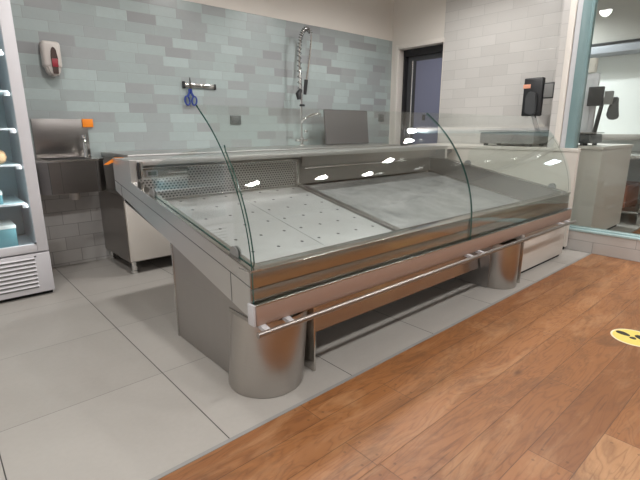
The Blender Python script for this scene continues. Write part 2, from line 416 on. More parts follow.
# pier between side wall and glass partition
S('wall_pier', B(3.46, 3.898, .410, .462, 0, ZC), M['white_tile_y'])
S('trim_3', B(3.452, 3.60, .362, .410, 0, ZC, .003), M['cream'])
S('trim_4', B(3.460, 3.60, .316, .359, 0, ZC, .003), M['vinyl'])
S('trim_5', B(3.445, 3.55, .246, .314, .19, ZC, .003), M['teal_metal'])
S('wall_kerb', B(3.46, 3.56, -4.5, .316, 0, .172), M['kerb_tile'])
bm = B(3.448, 3.575, -4.5, .316, .172, .19, .003); box(bm, 3.475, 3.545, -4.5, .245, .19, .205, .002)
S('window_sill', bm, M['sill'])
S('window_1', B(3.505, 3.515, -4.5, .245, .205, ZC), M['glass_part'])
# far room
S('wall_far', B(6.3, 6.4, -4.5, 4.2, 0, ZC), M['wall_far'])
S('wall_far_side', B(4.02, 6.3, 2.9, 3.0, 0, ZC), M['wall_far'])
bm = B(5.95, 6.3, -4.5, 2.9, 1.93, 2.03, .004)
S('trim_6', bm, M['grey_duct'])
S('trim_7', B(5.93, 6.3, -4.5, 2.9, 2.03, 2.05), M['black'])
S('trim_8', B(5.95, 6.3, -4.5, 2.9, 2.05, ZC), M['grey_soffit'])
w2 = S('reflection_panel', B(6.285, 6.298, -.98, -.78, 1.52, 1.68), M['reflection_glow'])  # unseen glowing panel added to give the rectangular reflection in the curved glass
bm = B(6.27, 6.299, -1.01, -.98, 1.49, 1.71, .002); box(bm, 6.27, 6.299, -.78, -.75, 1.49, 1.71, .002); box(bm, 6.27, 6.299, -.98, -.78, 1.49, 1.52, .002); box(bm, 6.27, 6.299, -.98, -.78, 1.68, 1.71, .002)
part('reflection_panel_frame', bm, M['white_metal'], w2)
S('ceiling', B(-2.2, 12, -4.5, 4.2, ZC, ZC+.1), M['ceil'])

# ============================================================ ceiling lights
DL = 'recessed round downlights in the shop ceiling'
def downlight(x, y, first=None):
    if first is None:
        o = thing('downlight', '', 'downlight', (0,0,0), DL)
        part('trim_ring', LA([(.085,-.006),(.10,-.004),(.10,0),(.062,0),(.062,-.004)], seg=28), M['white_metal'], o)
        part('lens', LA([(.060,-.004),(.060,-.001)], seg=28), M['lamp'], o)
        first = o; r = o
    else:
        r = first.copy(); COL.objects.link(r)
        for ch in first.children:
            c = ch.copy(); COL.objects.link(c); c.parent = r
    r.location = (x, y, ZC); return r
spots = [(1.72,-1.29),(2.62,-1.31),(3.40,-1.36),(3.40,-.80),(3.40,-.04),(3.40,.33),(.82,-1.29),(-.10,-1.29),(.3,1.2),(1.7,1.2),(2.9,1.2),(-.9,.6),(-1.1,-1.29)]
d0 = None
for i, (x, y) in enumerate(spots):
    d = downlight(x, y, d0); d0 = d0 or d
    d['label'] = 'round recessed downlight glowing in the white shop ceiling'

# ============================================================ display counter
X0, X1 = .175, 3.12
rim = lambda y: .533 + .191*(y-.10)
low = lambda y: .342 + .243*(y-.10)
dz = lambda y: .34 + .2*y
ct = thing('display_counter', 'long stainless steel fish display counter with curved glass front', 'display counter', (1.65, .75, 0))
YR, YL, ZL = 1.503, 1.235, .867     # back of the counter, front and top of its rear ledge
side = [(.120, low(.11)), (.120, rim(.11)), (YL, rim(YL)), (YL, ZL-.006), (YR, ZL-.006), (YR, low(YR))]
part('side_wall', PR(side, 0, X0, X0+.035, .002), M['steel_side'], ct)
part('side_wall', PR(side, 0, X1-.035, X1, .002), M['steel_side'], ct)
for xa, xb in ((X0+.0352, X0+.038), (X1-.038, X1-.0352)):
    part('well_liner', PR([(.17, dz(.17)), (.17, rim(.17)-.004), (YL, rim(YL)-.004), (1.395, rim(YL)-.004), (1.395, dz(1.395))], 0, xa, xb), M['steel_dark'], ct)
# joint lines of the side skin
bm = bmesh.new()
sl = lambda y: .470 + .196*(y-.11)
prism(bm, [(.12, sl(.12)), (1.50, sl(1.50)), (1.50, sl(1.50)+.003), (.12, sl(.12)+.003)], 0, X0-.0008, X0+.002)
prism(bm, [(.252, low(.252)+.002), (.255, low(.255)+.002), (.255, sl(.255)), (.252, sl(.252))], 0, X0-.0008, X0+.002)
prism(bm, [(1.40, low(1.40)+.002), (1.403, low(1.403)+.002), (1.403, sl(1.403)), (1.40, sl(1.40))], 0, X0-.0008, X0+.002)
part('joint_line', bm, M['darkgrey'], ct)
# rim tops (bright folded edge)
for xa, xb in ((X0-.002, X0+.045), (X1-.045, X1+.002)):
    part('rim', PR([(.105, rim(.105)), (.105, rim(.105)+.004), (YL, rim(YL)+.004), (YL, rim(YL))], 0, xa, xb, .001), M['steel_x'], ct)
# front band in two strips with a shadow joint
bm = B(X0, X1, .1155, .1195, .466, .528, .001); box(bm, X0+.036, X1-.036, .1195, .165, .466, .528)
part('front_band', bm, M['steel_front'], ct)
bm = B(X0, X1, .1155, .1195, .36, .463, .001); box(bm, X0+.036, X1-.036, .1195, .165, .36, .463)
part('front_band', bm, M['steel_front'], ct)
part('front_cap', B(X0-.001, X1+.001, .110, .192, .528, .533, .0015), M['steel_x'], ct)
# bumper rail
part('bumper', B(X0, X1, .084, .099, .333, .410, .003), M['bumper'], ct, 'satin steel bumper board along the front')
bm = B(X0-.011, X0-.0005, .088, .128, .332, .414, .003); part('end_cap', bm, M['vinyl'], ct, 'pale plastic end cap')
bm = B(X1+.0005, X1+.011, .088, .128, .332, .414, .003); part('end_cap', bm, M['vinyl'], ct, 'pale plastic end cap')
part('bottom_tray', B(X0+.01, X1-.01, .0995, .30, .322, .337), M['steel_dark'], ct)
part('bumper_edge', B(X0, X1, .083, .100, .4085, .413, .001), M['steel_x'], ct)
# handrail
part('handrail', T([(.155, .052, .316), (3.125, .052, .316)], .0112, 16), M['rail'], ct, 'polished tubular rail')
for x in (.20, .31, 1.60, 1.72, 2.90, 3.02):
    bm = bmesh.new(); prism(bm, [(.100,.336),(.052,.327),(.044,.318),(.052,.308),(.125,.325)], 0, x-.012, x+.012, .001)
    part('rail_bracket', bm, M['vinyl'], ct)
# body shell
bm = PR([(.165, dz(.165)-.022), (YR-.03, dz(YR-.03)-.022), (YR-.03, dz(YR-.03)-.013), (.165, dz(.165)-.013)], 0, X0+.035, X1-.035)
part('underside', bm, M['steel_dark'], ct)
part('cross_beam', PR([(.235,.125),(.262,.125),(.29,.335),(.262,.335)], 0, .50, 2.02, .001), M['steel_front'], ct)
part('rear_panel', B(X0+.035, X1-.035, YR-.03, YR, dz(YR)-.02, .853), M['steel_leg'], ct)
# rear ledge
part('ledge', B(X0-.001, X1+.001, YL-.002, YR, ZL-.006, ZL, .002), M['ledge'], ct, 'steel ledge along the back edge')
part('ledge_lip', B(X0+.035, X1, YL-.002, YL+.010, ZL-.030, ZL-.005, .001), M['ledge'], ct)
part('ledge_fascia', PR([(YL+.10,ZL-.006),(1.335,.765),(1.345,.763),(YL+.115,ZL-.006)], 0, 1.42, X1-.035), M['steel_leg'], ct)
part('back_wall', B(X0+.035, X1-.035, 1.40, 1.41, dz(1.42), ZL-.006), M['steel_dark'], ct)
part('ledge_tube', T([(1.43, 1.325, .748), (2.62, 1.325, .748)], .006, 10), M['steel_x'], ct)
# perforated air grille
gr = part('air_grille', B(X0+.035, 1.385, 1.382, 1.388, dz(1.38)+.005, .808), M['perf'], ct, 'perforated steel air grille')
bm = bmesh.new()
for a in ((X0+.035, 1.400, 1.376, 1.384, .804, .815), (X0+.035, 1.400, 1.374, 1.384, dz(1.38)-.002, dz(1.38)+.012), (1.383, 1.400, 1.35, 1.395, .607, .815), (X0+.035, X0+.055, 1.376, 1.384, dz(1.38), .81)):
    box(bm, *a, .001)
part('grille_frame', bm, M['steel_x'], gr)
cp = part('control_panel', B(.262, .56, 1.366, 1.376, .745, .804, .002), M['steel_x'], ct)
part('display', B(.305, .372, 1.360, 1.367, .762, .798, .003), M['vinyl'], cp, 'small digital readout')
part('readout', B(.315, .362, 1.3585, 1.361, .769, .791, .001), M['display_lcd'], cp)
part('switch_row', B(.43, .55, 1.360, 1.367, .775, .792, .002), M['chrome'], cp)
part('latch', B(.212, .221, 1.222, 1.236, .768, .855, .002), M['black'], ct)
part('latch', B(.224, .238, 1.218, 1.236, .762, .858, .002), M['steel_x'], ct)
# divider between the decks
dv = bmesh.new(); prism(dv, [(.17, dz(.17)), (1.40, dz(1.40)), (1.40, dz(1.40)+.014), (.17, dz(.17)+.014)], 0, 1.402, 1.450, .002)
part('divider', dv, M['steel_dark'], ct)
part('side_ledge', PR([(.17, dz(.17)-.012), (1.40, dz(1.40)-.012), (1.40, dz(1.40)+.012), (.17, dz(.17)+.012)], 0, 3.065, X1-.035, .002), M['steel_x'], ct)
# white laminate box under the far end
part('end_cabinet', B(2.30, 3.20, .14, .75, .022, .325, .003), M['white_lam'], ct, 'white laminate box under the far end')
part('plinth', B(2.32, 3.18, .155, .74, 0, .022), M['gap'], ct)
# legs: steel box with a rounded column in front
def leg(x0, x1, yb, cx, cy, r, label, lean=0.0, top=.320):
    bm = bmesh.new()
    prism(bm, [(x0, cy), (x0, yb), (x1, yb), (x1, cy-.02)], 2, .004, .338)
    L = part('leg', bm, M['steel_leg'], ct, label)
    bm = bmesh.new(); lathe(bm, [(r-.004,0),(r,.006),(r,top)], (cx, cy, 0), 64)
    for v_ in bm.verts: v_.co.x += (v_.co.z-.16)*lean
    part('leg_column', bm, M['steel_cyl'], L, 'rounded steel column')
    part('leg_edge', B(x1-.004, x1+.006, cy-.10, yb, 0, .338, .001), M['steel_x'], L)
    return L
l1 = leg(.21, .50, .868, .329, .245, .157, 'near leg', .09)
l2 = leg(2.03, 2.28, .868, 2.162, .168, .121, 'far leg', top=.302)
part('leg_skirt', PR([(.28,.33),(.858,.33),(.858,low(.858)+.02),(.28,low(.28)+.02)], 0, .2105, .2205), M['steel_leg'], l1)
part('leg_edge', B(.206, .214, .858, .872, 0, .52, .001), M['steel_x'], l1)
part('leg_skirt', PR([(.121,.320),(.30,.320),(.30,low(.30)+.02),(.121,low(.121)+.02)], 0, .190, .2095), M['steel_leg'], l1)
# ---- glass
prof = [(.1035,.403),(.104,.44),(.1045,.48),(.105,.52),(.108,.56),(.113,.60),(.120,.64),(.130,.68),(.142,.72),(.157,.76),(.175,.80),(.196,.84),(.220,.88),(.247,.92),(.278,.96),(.314,1.0),(.355,1.04),(.400,1.08),(.448,1.115)]
pf = bez([(0, y, z) for y, z in prof[::2]], 54)
def front_glass(xa, xb, far=1):
    bm = bmesh.new(); th = .008; n = len(pf); ri = []; ro = []
    for i, p in enumerate(pf):
        d = (pf[min(i+1, n-1)] - pf[max(i-1, 0)]).normalized(); nr = Vector((0, d.z, -d.y))
        ro.append(p); ri.append(p + nr*th)
    V = lambda p, x: bm.verts.new((x, p.y, p.z))
    a = [V(p, xa) for p in ro]; b = [V(p, xb) for p in ro]; c = [V(p, xa) for p in ri]; d = [V(p, xb) for p in ri]
    for i in range(n-1):
        bm.faces.new((a[i], b[i], b[i+1], a[i+1])); bm.faces.new((c[i], c[i+1], d[i+1], d[i]))
        bm.faces.new((a[i], a[i+1], c[i+1], c[i])).material_index = 1; bm.faces.new((b[i], d[i], d[i+1], b[i+1])).material_index = far
    for i in (0, -1):
        f = bm.faces.new((a[i], c[i], d[i], b[i])); f.material_index = 1 if i == 0 else 0
    return bm
XS = 1.652
part('front_glass', front_glass(X0+.004, XS-.002), [M['glass'], M['green_edge']], ct, 'curved glass pane, near half of the front')
part('front_glass', front_glass(XS+.002, X1-.004, 0), [M['glass'], M['green_edge']], ct, 'curved glass pane, far half of the front')
def side_glass(x):
    pr = [(p.y+.012, p.z) for p in pf if p.z > rim(.12)+.01 and p.z < .955]
    pts = [(1.0, rim(1.0)+.006), (.125, rim(.125)+.006)] + pr + [(.285,.968),(.45,.948),(.62,.928),(.84,.888),(.97,.845),(1.0,.82)]
    bm = bmesh.new(); v0 = [bm.verts.new((x, *q)) for q in pts]; v1 = [bm.verts.new((x+.006, *q)) for q in pts]
    bm.faces.new(v0); bm.faces.new(v1[::-1]); n = len(pts)
    for i in range(n):
        f = bm.faces.new((v0[i], v0[(i+1) % n], v1[(i+1) % n], v1[i]))
        low_or_front = i < 2+len(pr)
        f.material_index = 1 if low_or_front else 0
    return bm
for x in (X0+.018, X1-.024):
    part('side_glass', side_glass(x), [M['glass'], M['green_edge']], ct)
    for y in (.245, 1.0):
        bm = bmesh.new(); z = rim(y)
        pts = [(y-.028, z+.0), (y+.028, z+.008)] + [(y+.028*math.cos(a), z+.012+.026*math.sin(a)) for a in [math.pi*k/10 for k in range(11)]]
        prism(bm, pts, 0, x-.006, x-.0005); prism(bm, pts, 0, x+.0065, x+.012)
        part('glass_clip', bm, M['midgrey'], ct)

# ---- lift-out decks
def tray(name, xa, xb, mat, label, group):
    bm = bmesh.new(); a, b = .195, 1.372
    prism(bm, [(a, dz(a)-.004), (b, dz(b)-.004), (b, dz(b)), (a, dz(a))], 0, xa, xb, .001)
    return tag(obj(name, bm, mat), label, 'tray', group)
tray('perforated_tray', .212, .8605, M['deck_a'], 'perforated steel drain tray nearest the left glass end', 'steel drain trays in the display well')
tray('perforated_tray', .8635, 1.400, M['deck_b'], 'perforated steel drain tray beside the divider bar', 'steel drain trays in the display well')
tray('display_pan', 1.452, 2.806, M['pan'], 'wide plain steel pan filling the right half of the well', 'plain steel pans in the display well')
tray('display_pan', 2.809, 3.063, M['pan'], 'narrow plain steel pan at the right end of the well', 'plain steel pans in the display well')

# price label strip on the rear left corner
bm = bmesh.new()
P4 = [(.126,1.506,.831),(.150,1.504,.831),(.228,1.478,.8678),(.186,1.497,.8678)]
v = [bm.verts.new(p) for p in P4]; w = [bm.verts.new((p[0],p[1],p[2]+.0015)) for p in P4]
bm.faces.new(v[::-1]); bm.faces.new(w)
for i in range(4): bm.faces.new((v[i], v[(i+1)%4], w[(i+1)%4], w[i]))
tag(obj('orange_tag', bm, M['orange']), 'orange tag stuck on the rear left corner of the display counter', 'tag')

# ============================================================ flap between counter and till counter
fl = thing('counter_flap', 'pale lift-up worktop flap bridging steel display and white counter', 'counter flap', (3.27, 1.6, .82))
part('flap_board', B(3.125, 3.385, 1.30, 1.70, .828, .862, .004), M['white_lam'], fl)
bm = B(3.16, 3.36, 1.33, 1.66, .79, .828, .01)
part('flap_hinge', bm, M['midgrey'], fl)

# ============================================================ back bench with sink
bn = thing('back_bench', 'stainless steel cabinet worktop on round legs along the teal wall', 'bench', (1.85, 2.3, 0))
part('worktop', B(.425, 3.38, 1.995, 2.592, .825, .855, .004), M['ledge'], bn)
bm = PR([(.372,.09),(3.37,.09),(3.37,.825),(.435,.825),(.435,.575),(.372,.575)], 1, 2.02, 2.585, .002)
part('cabinet_body', bm, M['steel_dark'], bn)
for k in range(5):
    a = .376 + k*.599
    dr_ = part('cabinet_door', B(a, a+.593, 2.0, 2.02, .10, .815 if k else .57, .003), M['white_lam'] if k == 0 else M['steel_leg'], bn)
    part('door_pull', B(a+.22, a+.41, 1.99, 2.0, *((.77, .785) if k else (.53, .545)), .002), M['chrome'], dr_)
for x in (.408, 1.4, 2.4, 3.33):
    for y in (2.05, 2.545):
        part('leg', LA([(.020,0),(.022,.006),(.022,.02),(.018,.024),(.018,.095)], (x, y, 0), 20), M['chrome'], bn)
# pre-rinse spray tap
ft = thing('spray_tap', 'tall chrome pre-rinse spray tap with looped spring hose', 'tap', (2.33, 2.45, .855))
part('base', LA([(.030,0),(.030,.012),(.016,.022),(.016,.06),(.022,.064),(.022,.085),(.014,.09)], (2.33,2.45,.855)), M['chrome'], ft)
part('tap_handle', T([(2.25,2.45,.91),(2.41,2.45,.91)], [.012]*2), M['chrome'], ft)
part('riser', T([(2.33,2.45,.93),(2.325,2.45,1.5),(2.325,2.47,1.68)], .011), M['chrome'], ft)
part('spout', T(bez([(2.33,2.45,1.09),(2.345,2.43,1.12),(2.43,2.40,1.16),(2.51,2.38,1.175),(2.52,2.38,1.15)], 16), .013), M['chrome'], ft)
part('knob', LA([(.016,-.012),(.018,0),(.016,.012)], (2.37,2.43,1.0), 16), M['chrome'], ft)
# loop: tube core + spring coils
core = bez([(2.325,2.46,1.36),(2.320,2.46,1.60),(2.325,2.46,1.80),(2.345,2.45,1.92),(2.40,2.44,1.975),(2.455,2.44,1.93),(2.450,2.44,1.80),(2.42,2.44,1.62),(2.385,2.44,1.47)], 80)
part('hose', T(core, .0095, 10), M['chrome'], ft)
coil = []
half = core[:int(len(core)*.62)]
for i in range(len(half)-1):
    for j in range(8):
        t = j/8; p = half[i].lerp(half[i+1], t); d = (half[i+1]-half[i]).normalized()
        s = d.cross(Vector((0,1,0))).normalized(); a = (i+t)*2*math.pi*.45
        coil.append(p + (s*math.cos(a) + Vector((0,1,0))*math.sin(a))*.019)
part('spring', T(coil, .0042, 6), M['darkchrome'], ft)
part('grip', T([(2.390,2.44,1.50),(2.372,2.44,1.36)], [.019,.016], 14), M['black'], ft, 'black hose grip')
part('spray_head', T([(2.325,2.455,1.40),(2.285,2.44,1.36),(2.29,2.43,1.31)], [.020,.027,.020], 14), M['black'], ft, 'black spray head')
part('spray_ring', LA([(.020,-.012),(.028,-.01),(.028,.006),(.020,.01)], (2.335,2.44,1.255), 20), M['black'], ft, 'black rubber ring')
part('head_tube', T([(2.335,2.45,1.27),(2.34,2.45,1.36)], .008), M['chrome'], ft)
# grey board leaning
bm = B(2.585, 3.25, -.011, .011, 0, .365, .012, 3)
bmesh.ops.transform(bm, matrix=Matrix.Translation((0,2.36,.8555)) @ Matrix.Rotation(math.radians(-6), 4, 'X'), verts=bm.verts)
for vv in bm.verts: vv.co.z += .003
tag(obj('grey_board', bm, M['board']), 'dark grey rectangular board standing upright on the rear worktop', 'board')

# ============================================================ wall things
def socket(x, z, w, h, label):
    o = thing('wall_socket', label, 'socket', (x, YW, z), 'grey sockets on the teal wall')
    part('plate', B(x-w/2, x+w/2, YW-.012, YW, z-h/2, z+h/2, .003), M['socket'], o)
    part('cover', B(x-w*.38, x+w*.38, YW-.017, YW-.011, z-h*.32, z+h*.32, .003), M['socket'], o)
socket(1.648, 1.106, .115, .082, 'dark grey wall socket on teal tiles, left of the spray tap')
socket(3.73, 1.152, .10, .085, 'dark grey wall socket on teal tiles near the doorway')
sd = thing('soap_dispenser', 'white wall soap dispenser with dark red window on teal tiles', 'soap dispenser', (.17, YW, 1.4))
bm = B(.108, .224, YW-.09, YW, 1.44, 1.615, .022, 4)
part('housing', bm, M['pump_white'], sd)
part('lower_cover', PR([(.113,1.47),(.219,1.47),(.204,1.40),(.190,1.388),(.148,1.388),(.132,1.40)], 1, YW-.085, YW-.002, .012), M['pump_white'], sd)
bm = bmesh.new(); pts = [(.158,1.40),(.190,1.40),(.197,1.50),(.190,1.56),(.178,1.575),(.168,1.575),(.157,1.55),(.152,1.50)]
prism(bm, pts, 1, YW-.098, YW-.08, .003)
wn = part('window', bm, M['pump_dark'], sd, 'dark oval window')
part('soap_level', B(.156, .194, YW-.101, YW-.096, 1.445, 1.50, .003), M['pump_red'], sd, 'dark red soap refill')
# magnetic rack and scissors
rk = thing('magnetic_rack', 'short chrome magnetic tool rack on the teal wall', 'tool rack', (1.30, YW, 1.39))
part('bar', B(1.16, 1.44, YW-.022, YW-.004, 1.372, 1.408, .005), M['chrome'], rk)
part('end_cap', B(1.14, 1.16, YW-.026, YW, 1.362, 1.420, .004), M['black'], rk, 'black end cap')
part('end_cap', B(1.44, 1.452, YW-.026, YW, 1.364, 1.412, .004), M['black'], rk, 'black end cap')
sx = thing('scissors', 'blue-handled scissors hanging handles down from the chrome rack', 'scissors', (1.20, YW-.03, 1.25))
bm = PR([(1.192,1.34),(1.212,1.34),(1.207,1.44),(1.202,1.46),(1.197,1.44)], 1, YW-.028, YW-.0245)
part('blade', bm, M['chrome'], sx)
for s_ in (-1, 1):
    cx_ = 1.199 + s_*.032
    ring = [(cx_ + .022*math.cos(a)+s_*.003*math.sin(a), YW-.027, 1.262+.036*math.sin(a)) for a in [2*math.pi*k/24 for k in range(25)]]
    bm = bmesh.new(); tube(bm, ring, .0075, 8, caps=False)
    tube(bm, [(cx_-s_*.004, YW-.027, 1.294), (1.199+s_*.010, YW-.027, 1.325), (1.199+s_*.008, YW-.027, 1.36)], .010, 8)
    part('handle', bm, M['blue'], sx, 'blue plastic loop handle')

# ============================================================ hand wash basin
hb = thing('hand_basin', 'wall hung stainless steel hand wash basin with high backsplash', 'basin', (.15, YW, .59))
bm = bmesh.new()
prism(bm, [(-.06,2.59),(-.06,2.30),(-.01,2.235),(.30,2.235),(.352,2.30),(.352,2.59)], 2, .595, .812, .003)
part('bowl', bm, M['basin_steel'], hb)
part('basin_rim', PR([(-.068,2.595),(-.068,2.295),(-.014,2.225),(.305,2.225),(.358,2.295),(.358,2.595)], 2, .812, .824, .003), M['steel_x'], hb)
part('basin_hollow_shade', B(.0, .27, 2.29, 2.52, .8235, .8255), M['gap'], hb)  # flat near-black sheet; shade of the bowl's hollow put into colour
part('backsplash', B(-.01, .352, YW-.014, YW, .824, 1.098, .003), M['basin_steel'], hb)
for a, b in ((-.0115,-.0085),(.06,.062),(.2835,.2865)): part('fold_line', B(a, b, 2.2335, 2.2352, .60, .81), M['darkgrey'], hb)
part('drain', LA([(.03,-.07),(.036,-.06),(.036,0)], (.165,2.42,.597), 24), M['pump_white'], hb, 'pale plastic drain under the bowl')
bt = part('basin_tap', LA([(.016,0),(.014,.02),(.012,.13),(.016,.135),(.016,.16)], (.30,2.53,.824), 20), M['chrome'], hb, 'small chrome tap')
part('tap_spout', T(bez([(.30,2.53,.93),(.295,2.50,.965),(.285,2.45,.96),(.283,2.43,.93)], 12), .008), M['chrome'], bt)
tag(obj('orange_label', B(.318, .392, YW-.022, YW-.0145, 1.040, 1.100, .001), M['orange']), 'bright orange label on the top right corner of the basin backsplash', 'label')

# ============================================================ upright fridge (left edge)
FX0, FX1, FY, FH = -.82, -.12, 1.98, 2.02
fr = thing('display_fridge', 'white upright glass-door display fridge with louvred base', 'fridge', (-.47, 2.26, 0))
bm = B(FX0, FX0+.04, FY+.03, 2.57, .04, FH); box(bm, FX1-.04, FX1, FY+.03, 2.57, .04, FH); box(bm, FX0+.04, FX1-.04, 2.54, 2.57, .04, FH)
box(bm, FX0+.04, FX1-.04, FY+.03, 2.54, FH-.06, FH); box(bm, FX0+.04, FX1-.04, FY+.03, 2.54, .05, .30)
part('body', bm, M['white_metal'], fr)
part('liner', B(FX0+.04, FX1-.04, 2.53, 2.54, .30, FH-.06), M['fridge_in'], fr)
bm = bmesh.new()
for a in ((FX0, FX0+.06, .288, FH), (FX1-.062, FX1, .288, FH)): box(bm, a[0], a[1], FY, FY+.03, a[2], a[3], .004)
box(bm, FX0+.06, FX1-.062, FY, FY+.03, .288, .338, .004); box(bm, FX0+.06, FX1-.062, FY, FY+.03, FH-.07, FH, .004)
dd = part('door', bm, M['white_metal'], fr)
part('door_glass', B(FX0+.06, FX1-.062, FY+.010, FY+.018, .338, FH-.07), M['glass_cold'], dd)
part('pin', LA([(.006,-.004),(.006,.002)], (FX1-.066, FY, .345), 12), M['black'], dd)
gp = part('base_panel', B(FX0, FX1, FY, FY+.028, .025, .278, .004), M['white_metal'], fr)
bm = bmesh.new()
for k in range(8):
    z = .058 + k*.0255
    prism(bm, [(FY-.0008, z), (FY+.006, z), (FY+.006, z+.012), (FY-.0008, z+.012)], 0, FX0+.07, FX1-.085)
part('louvre', bm, M['midgrey'], gp)
bm = bmesh.new()
for k in range(8):
    z = .058 + k*.0255
    prism(bm, [(FY-.005, z+.012), (FY+.002, z+.018), (FY+.002, z+.021), (FY-.007, z+.012)], 0, FX0+.07, FX1-.082)
part('louvre_blade', bm, M['white_metal'], gp)
part('screw', LA([(.006,-.004),(.006,.002)], (FX1-.08, FY, .262), 12), M['black'], gp)
part('plinth', B(FX0+.03, FX1-.01, FY+.03, 2.54, 0, .05), M['gap'], fr)
shz = [.586, .82, 1.03, 1.24, 1.46, 1.70]
for z in shz:
    s_ = part('shelf', B(FX0+.045, FX1-.07, FY+.06, 2.52, z-.008, z, .002), M['shelf'], fr)
    bm = B(FX1-.095, FX1-.065, FY+.05, FY+.08, z-.026, z-.008, .003)
    part('shelf_bracket', bm, M['white_metal'], s_)
    part('shelf_edge', B(FX0+.045, FX1-.07, FY+.052, FY+.06, z-.009, z+.002, .001), M['white_metal'], s_)
def loaf(x, y, z, r, lab):
    bm = bmesh.new(); bmesh.ops.create_icosphere(bm, subdivisions=3, radius=1)
    for v_ in bm.verts:
        n_ = v_.co.copy(); k_ = 1 + .07*math.sin(n_.x*7+r*50) + .05*math.cos(n_.y*9)
        v_.co = Vector((x + n_.x*r*1.5*k_, y + n_.y*r, z + r*.68 + max(n_.z, -.9)*r*.75*k_))
    tag(obj('wrapped_loaf', bm, M['bread']), lab, 'bread', 'loaves on the fridge shelf')
loaf(-.335, 2.14, .82, .065, 'tan loaf at the front of the middle fridge shelf')
loaf(-.56, 2.20, .82, .06, 'tan loaf further left on the middle fridge shelf')
def carton(x, y, z, w, d, h, mat, lab, grp):
    bm = B(x, x+w, y, y+d, z, z+h, .004); o = thing('carton', lab, 'carton', (x+w/2, y+d/2, z), grp)
    part('carton_box', bm, mat, o); part('carton_lid', B(x-.002, x+w+.002, y-.002, y+d+.002, z+h-.02, z+h+.002, .002), M['whitebox'], o)
carton(-.50, 2.09, .586, .20, .2, .075, M['tealbox'], 'teal carton on the lowest fridge shelf', 'cartons in the fridge')
carton(-.52, 2.10, .31, .26, .22, .14, M['tealbox'], 'teal carton standing on the fridge floor', 'cartons in the fridge')
carton(-.50, 2.12, 1.03, .22, .18, .06, M['whitebox'], 'white carton on the fridge shelf above the loaves', 'cartons in the fridge')

# ============================================================ white till counter
tc = thing('till_counter', 'white laminate service counter with scale standing behind the glass end', 'counter', (3.65, .9, 0))
bm = bmesh.new()
prism(bm, [(3.40,.19),(3.442,.19),(3.442,.468),(3.885,.468),(3.885,1.80),(3.40,1.80)], 2, .03, .832, .002)
part('counter_body', bm, M['white_lam'], tc)
bm = bmesh.new()
prism(bm, [(3.395,.186),(3.443,.186),(3.443,.466),(3.89,.466),(3.89,1.81),(3.395,1.81)], 2, .834, .862, .002)
part('counter_top', bm, M['white_lam'], tc)
part('plinth', PR([(3.415,.21),(3.44,.21),(3.44,.48),(3.87,.48),(3.87,1.78),(3.415,1.78)], 2, 0, .03), M['gap'], tc)

def scale_unit(loc, rz, label, big):
    """counter scale: platform on feet, column, operator screen, customer screen; local +x looks at the shop"""
    o = thing('counter_scale', label, 'scale', loc, 'counter scales with screens')
    o.rotation_euler = (0, 0, rz)
    def lp(name, bm, mat, lab=None, par=None):
        me = bpy.data.meshes.new(name); bmesh.ops.recalc_face_normals(bm, faces=bm.faces); bm.to_mesh(me); bm.free(); me.materials.append(mat); smooth(me)
        c = bpy.data.objects.new(name, me); COL.objects.link(c); c.parent = par or o
        if lab: c['label'] = lab
        return c
    W = .52 if big else .34
    lp('scale_body', B(-W/2, W/2, -.17, .17, .022, .125 if big else .105, .012, 3), M['midgrey'] if big else M['darkgrey'])
    lp('platter', B(-W/2-.01, W/2+.01, -.18, .18, *((.133,.143) if big else (.112,.122)), .004), M['steel_dark'], 'steel weighing platter')
    for sx_ in (-1, 1):
        for sy_ in (-1, 1):
            lp('foot', LA([(.018,0),(.022,.004),(.022,.018),(.014,.024)], (sx_*(W/2-.05), sy_*.13, 0), 14), M['black'])
    return o, lp
# scale on the till counter: its long side runs along y
o, lp = scale_unit((3.66, .86, .862), math.pi/2, 'large grey weighing scale on the white counter with its black screen turned away', True)
# local x = world y, local y = -world x
lp('column', T([(-.24, .02, .10), (-.16, .02, .30)], .020, 14), M['darkgrey'])
hd = lp('screen_housing', B(-.235, -.06, -.01, .035, .27, .605, .012, 3), M['black'], 'black operator screen housing seen from behind')
bm = PR([(-.205,.30),(-.165,.275),(-.10,.30),(-.095,.44),(-.125,.49),(-.192,.47)], 1, .03, .062, .008)
lp('printer_bulge', bm, M['darkgrey'], None, hd)
lp('price_sticker', B(-.125, -.058, .034, .038, .515, .550, .001), M['peach'], 'peach coloured sticker', hd)
cd = lp('customer_display', B(-.330, -.238, .0, .03, .42, .555, .006), M['black'], 'small customer screen')
lp('display_glass', B(-.322, -.246, .029, .033, .43, .545, .002), M['midgrey'], None, cd)
lp('display_arm', B(-.28, -.22, .005, .025, .46, .49, .003), M['black'])
o['label'] = 'large grey weighing scale with tall black screen on the near white counter'

# ============================================================ beyond the partition
rc = thing('rear_counter', 'white counter behind the glass partition with dark scale on top', 'counter', (4.2, .5, 0))
part('counter_body', PR([(3.955,.18),(4.87,.18),(4.87,.95),(4.035,.95),(4.035,.40),(3.955,.40)], 2, .03, .832, .002), M['white_lam'], rc)
part('counter_top', PR([(3.948,.172),(4.88,.172),(4.88,.96),(4.028,.96),(4.028,.402),(3.948,.402)], 2, .834, .862, .002), M['white_lam'], rc)
part('plinth', B(4.05, 4.85, .20, .93, 0, .03), M['gap'], rc)
o, lp = scale_unit((4.25, .50, .862), math.pi/2, 'dark weighing scale with two screens on the counter behind the glass partition', False)
lp('column', T([(-.14, .0, .10), (-.18, .0, .44)], [.020,.016], 14), M['black'])
lp('operator_screen', B(-.18, -.05, -.01, .03, .365, .54, .008), M['black'], 'dark operator screen')
cd = lp('customer_display', B(-.262, -.19, .0, .03, .375, .495, .006), M['midgrey'], 'grey customer screen')
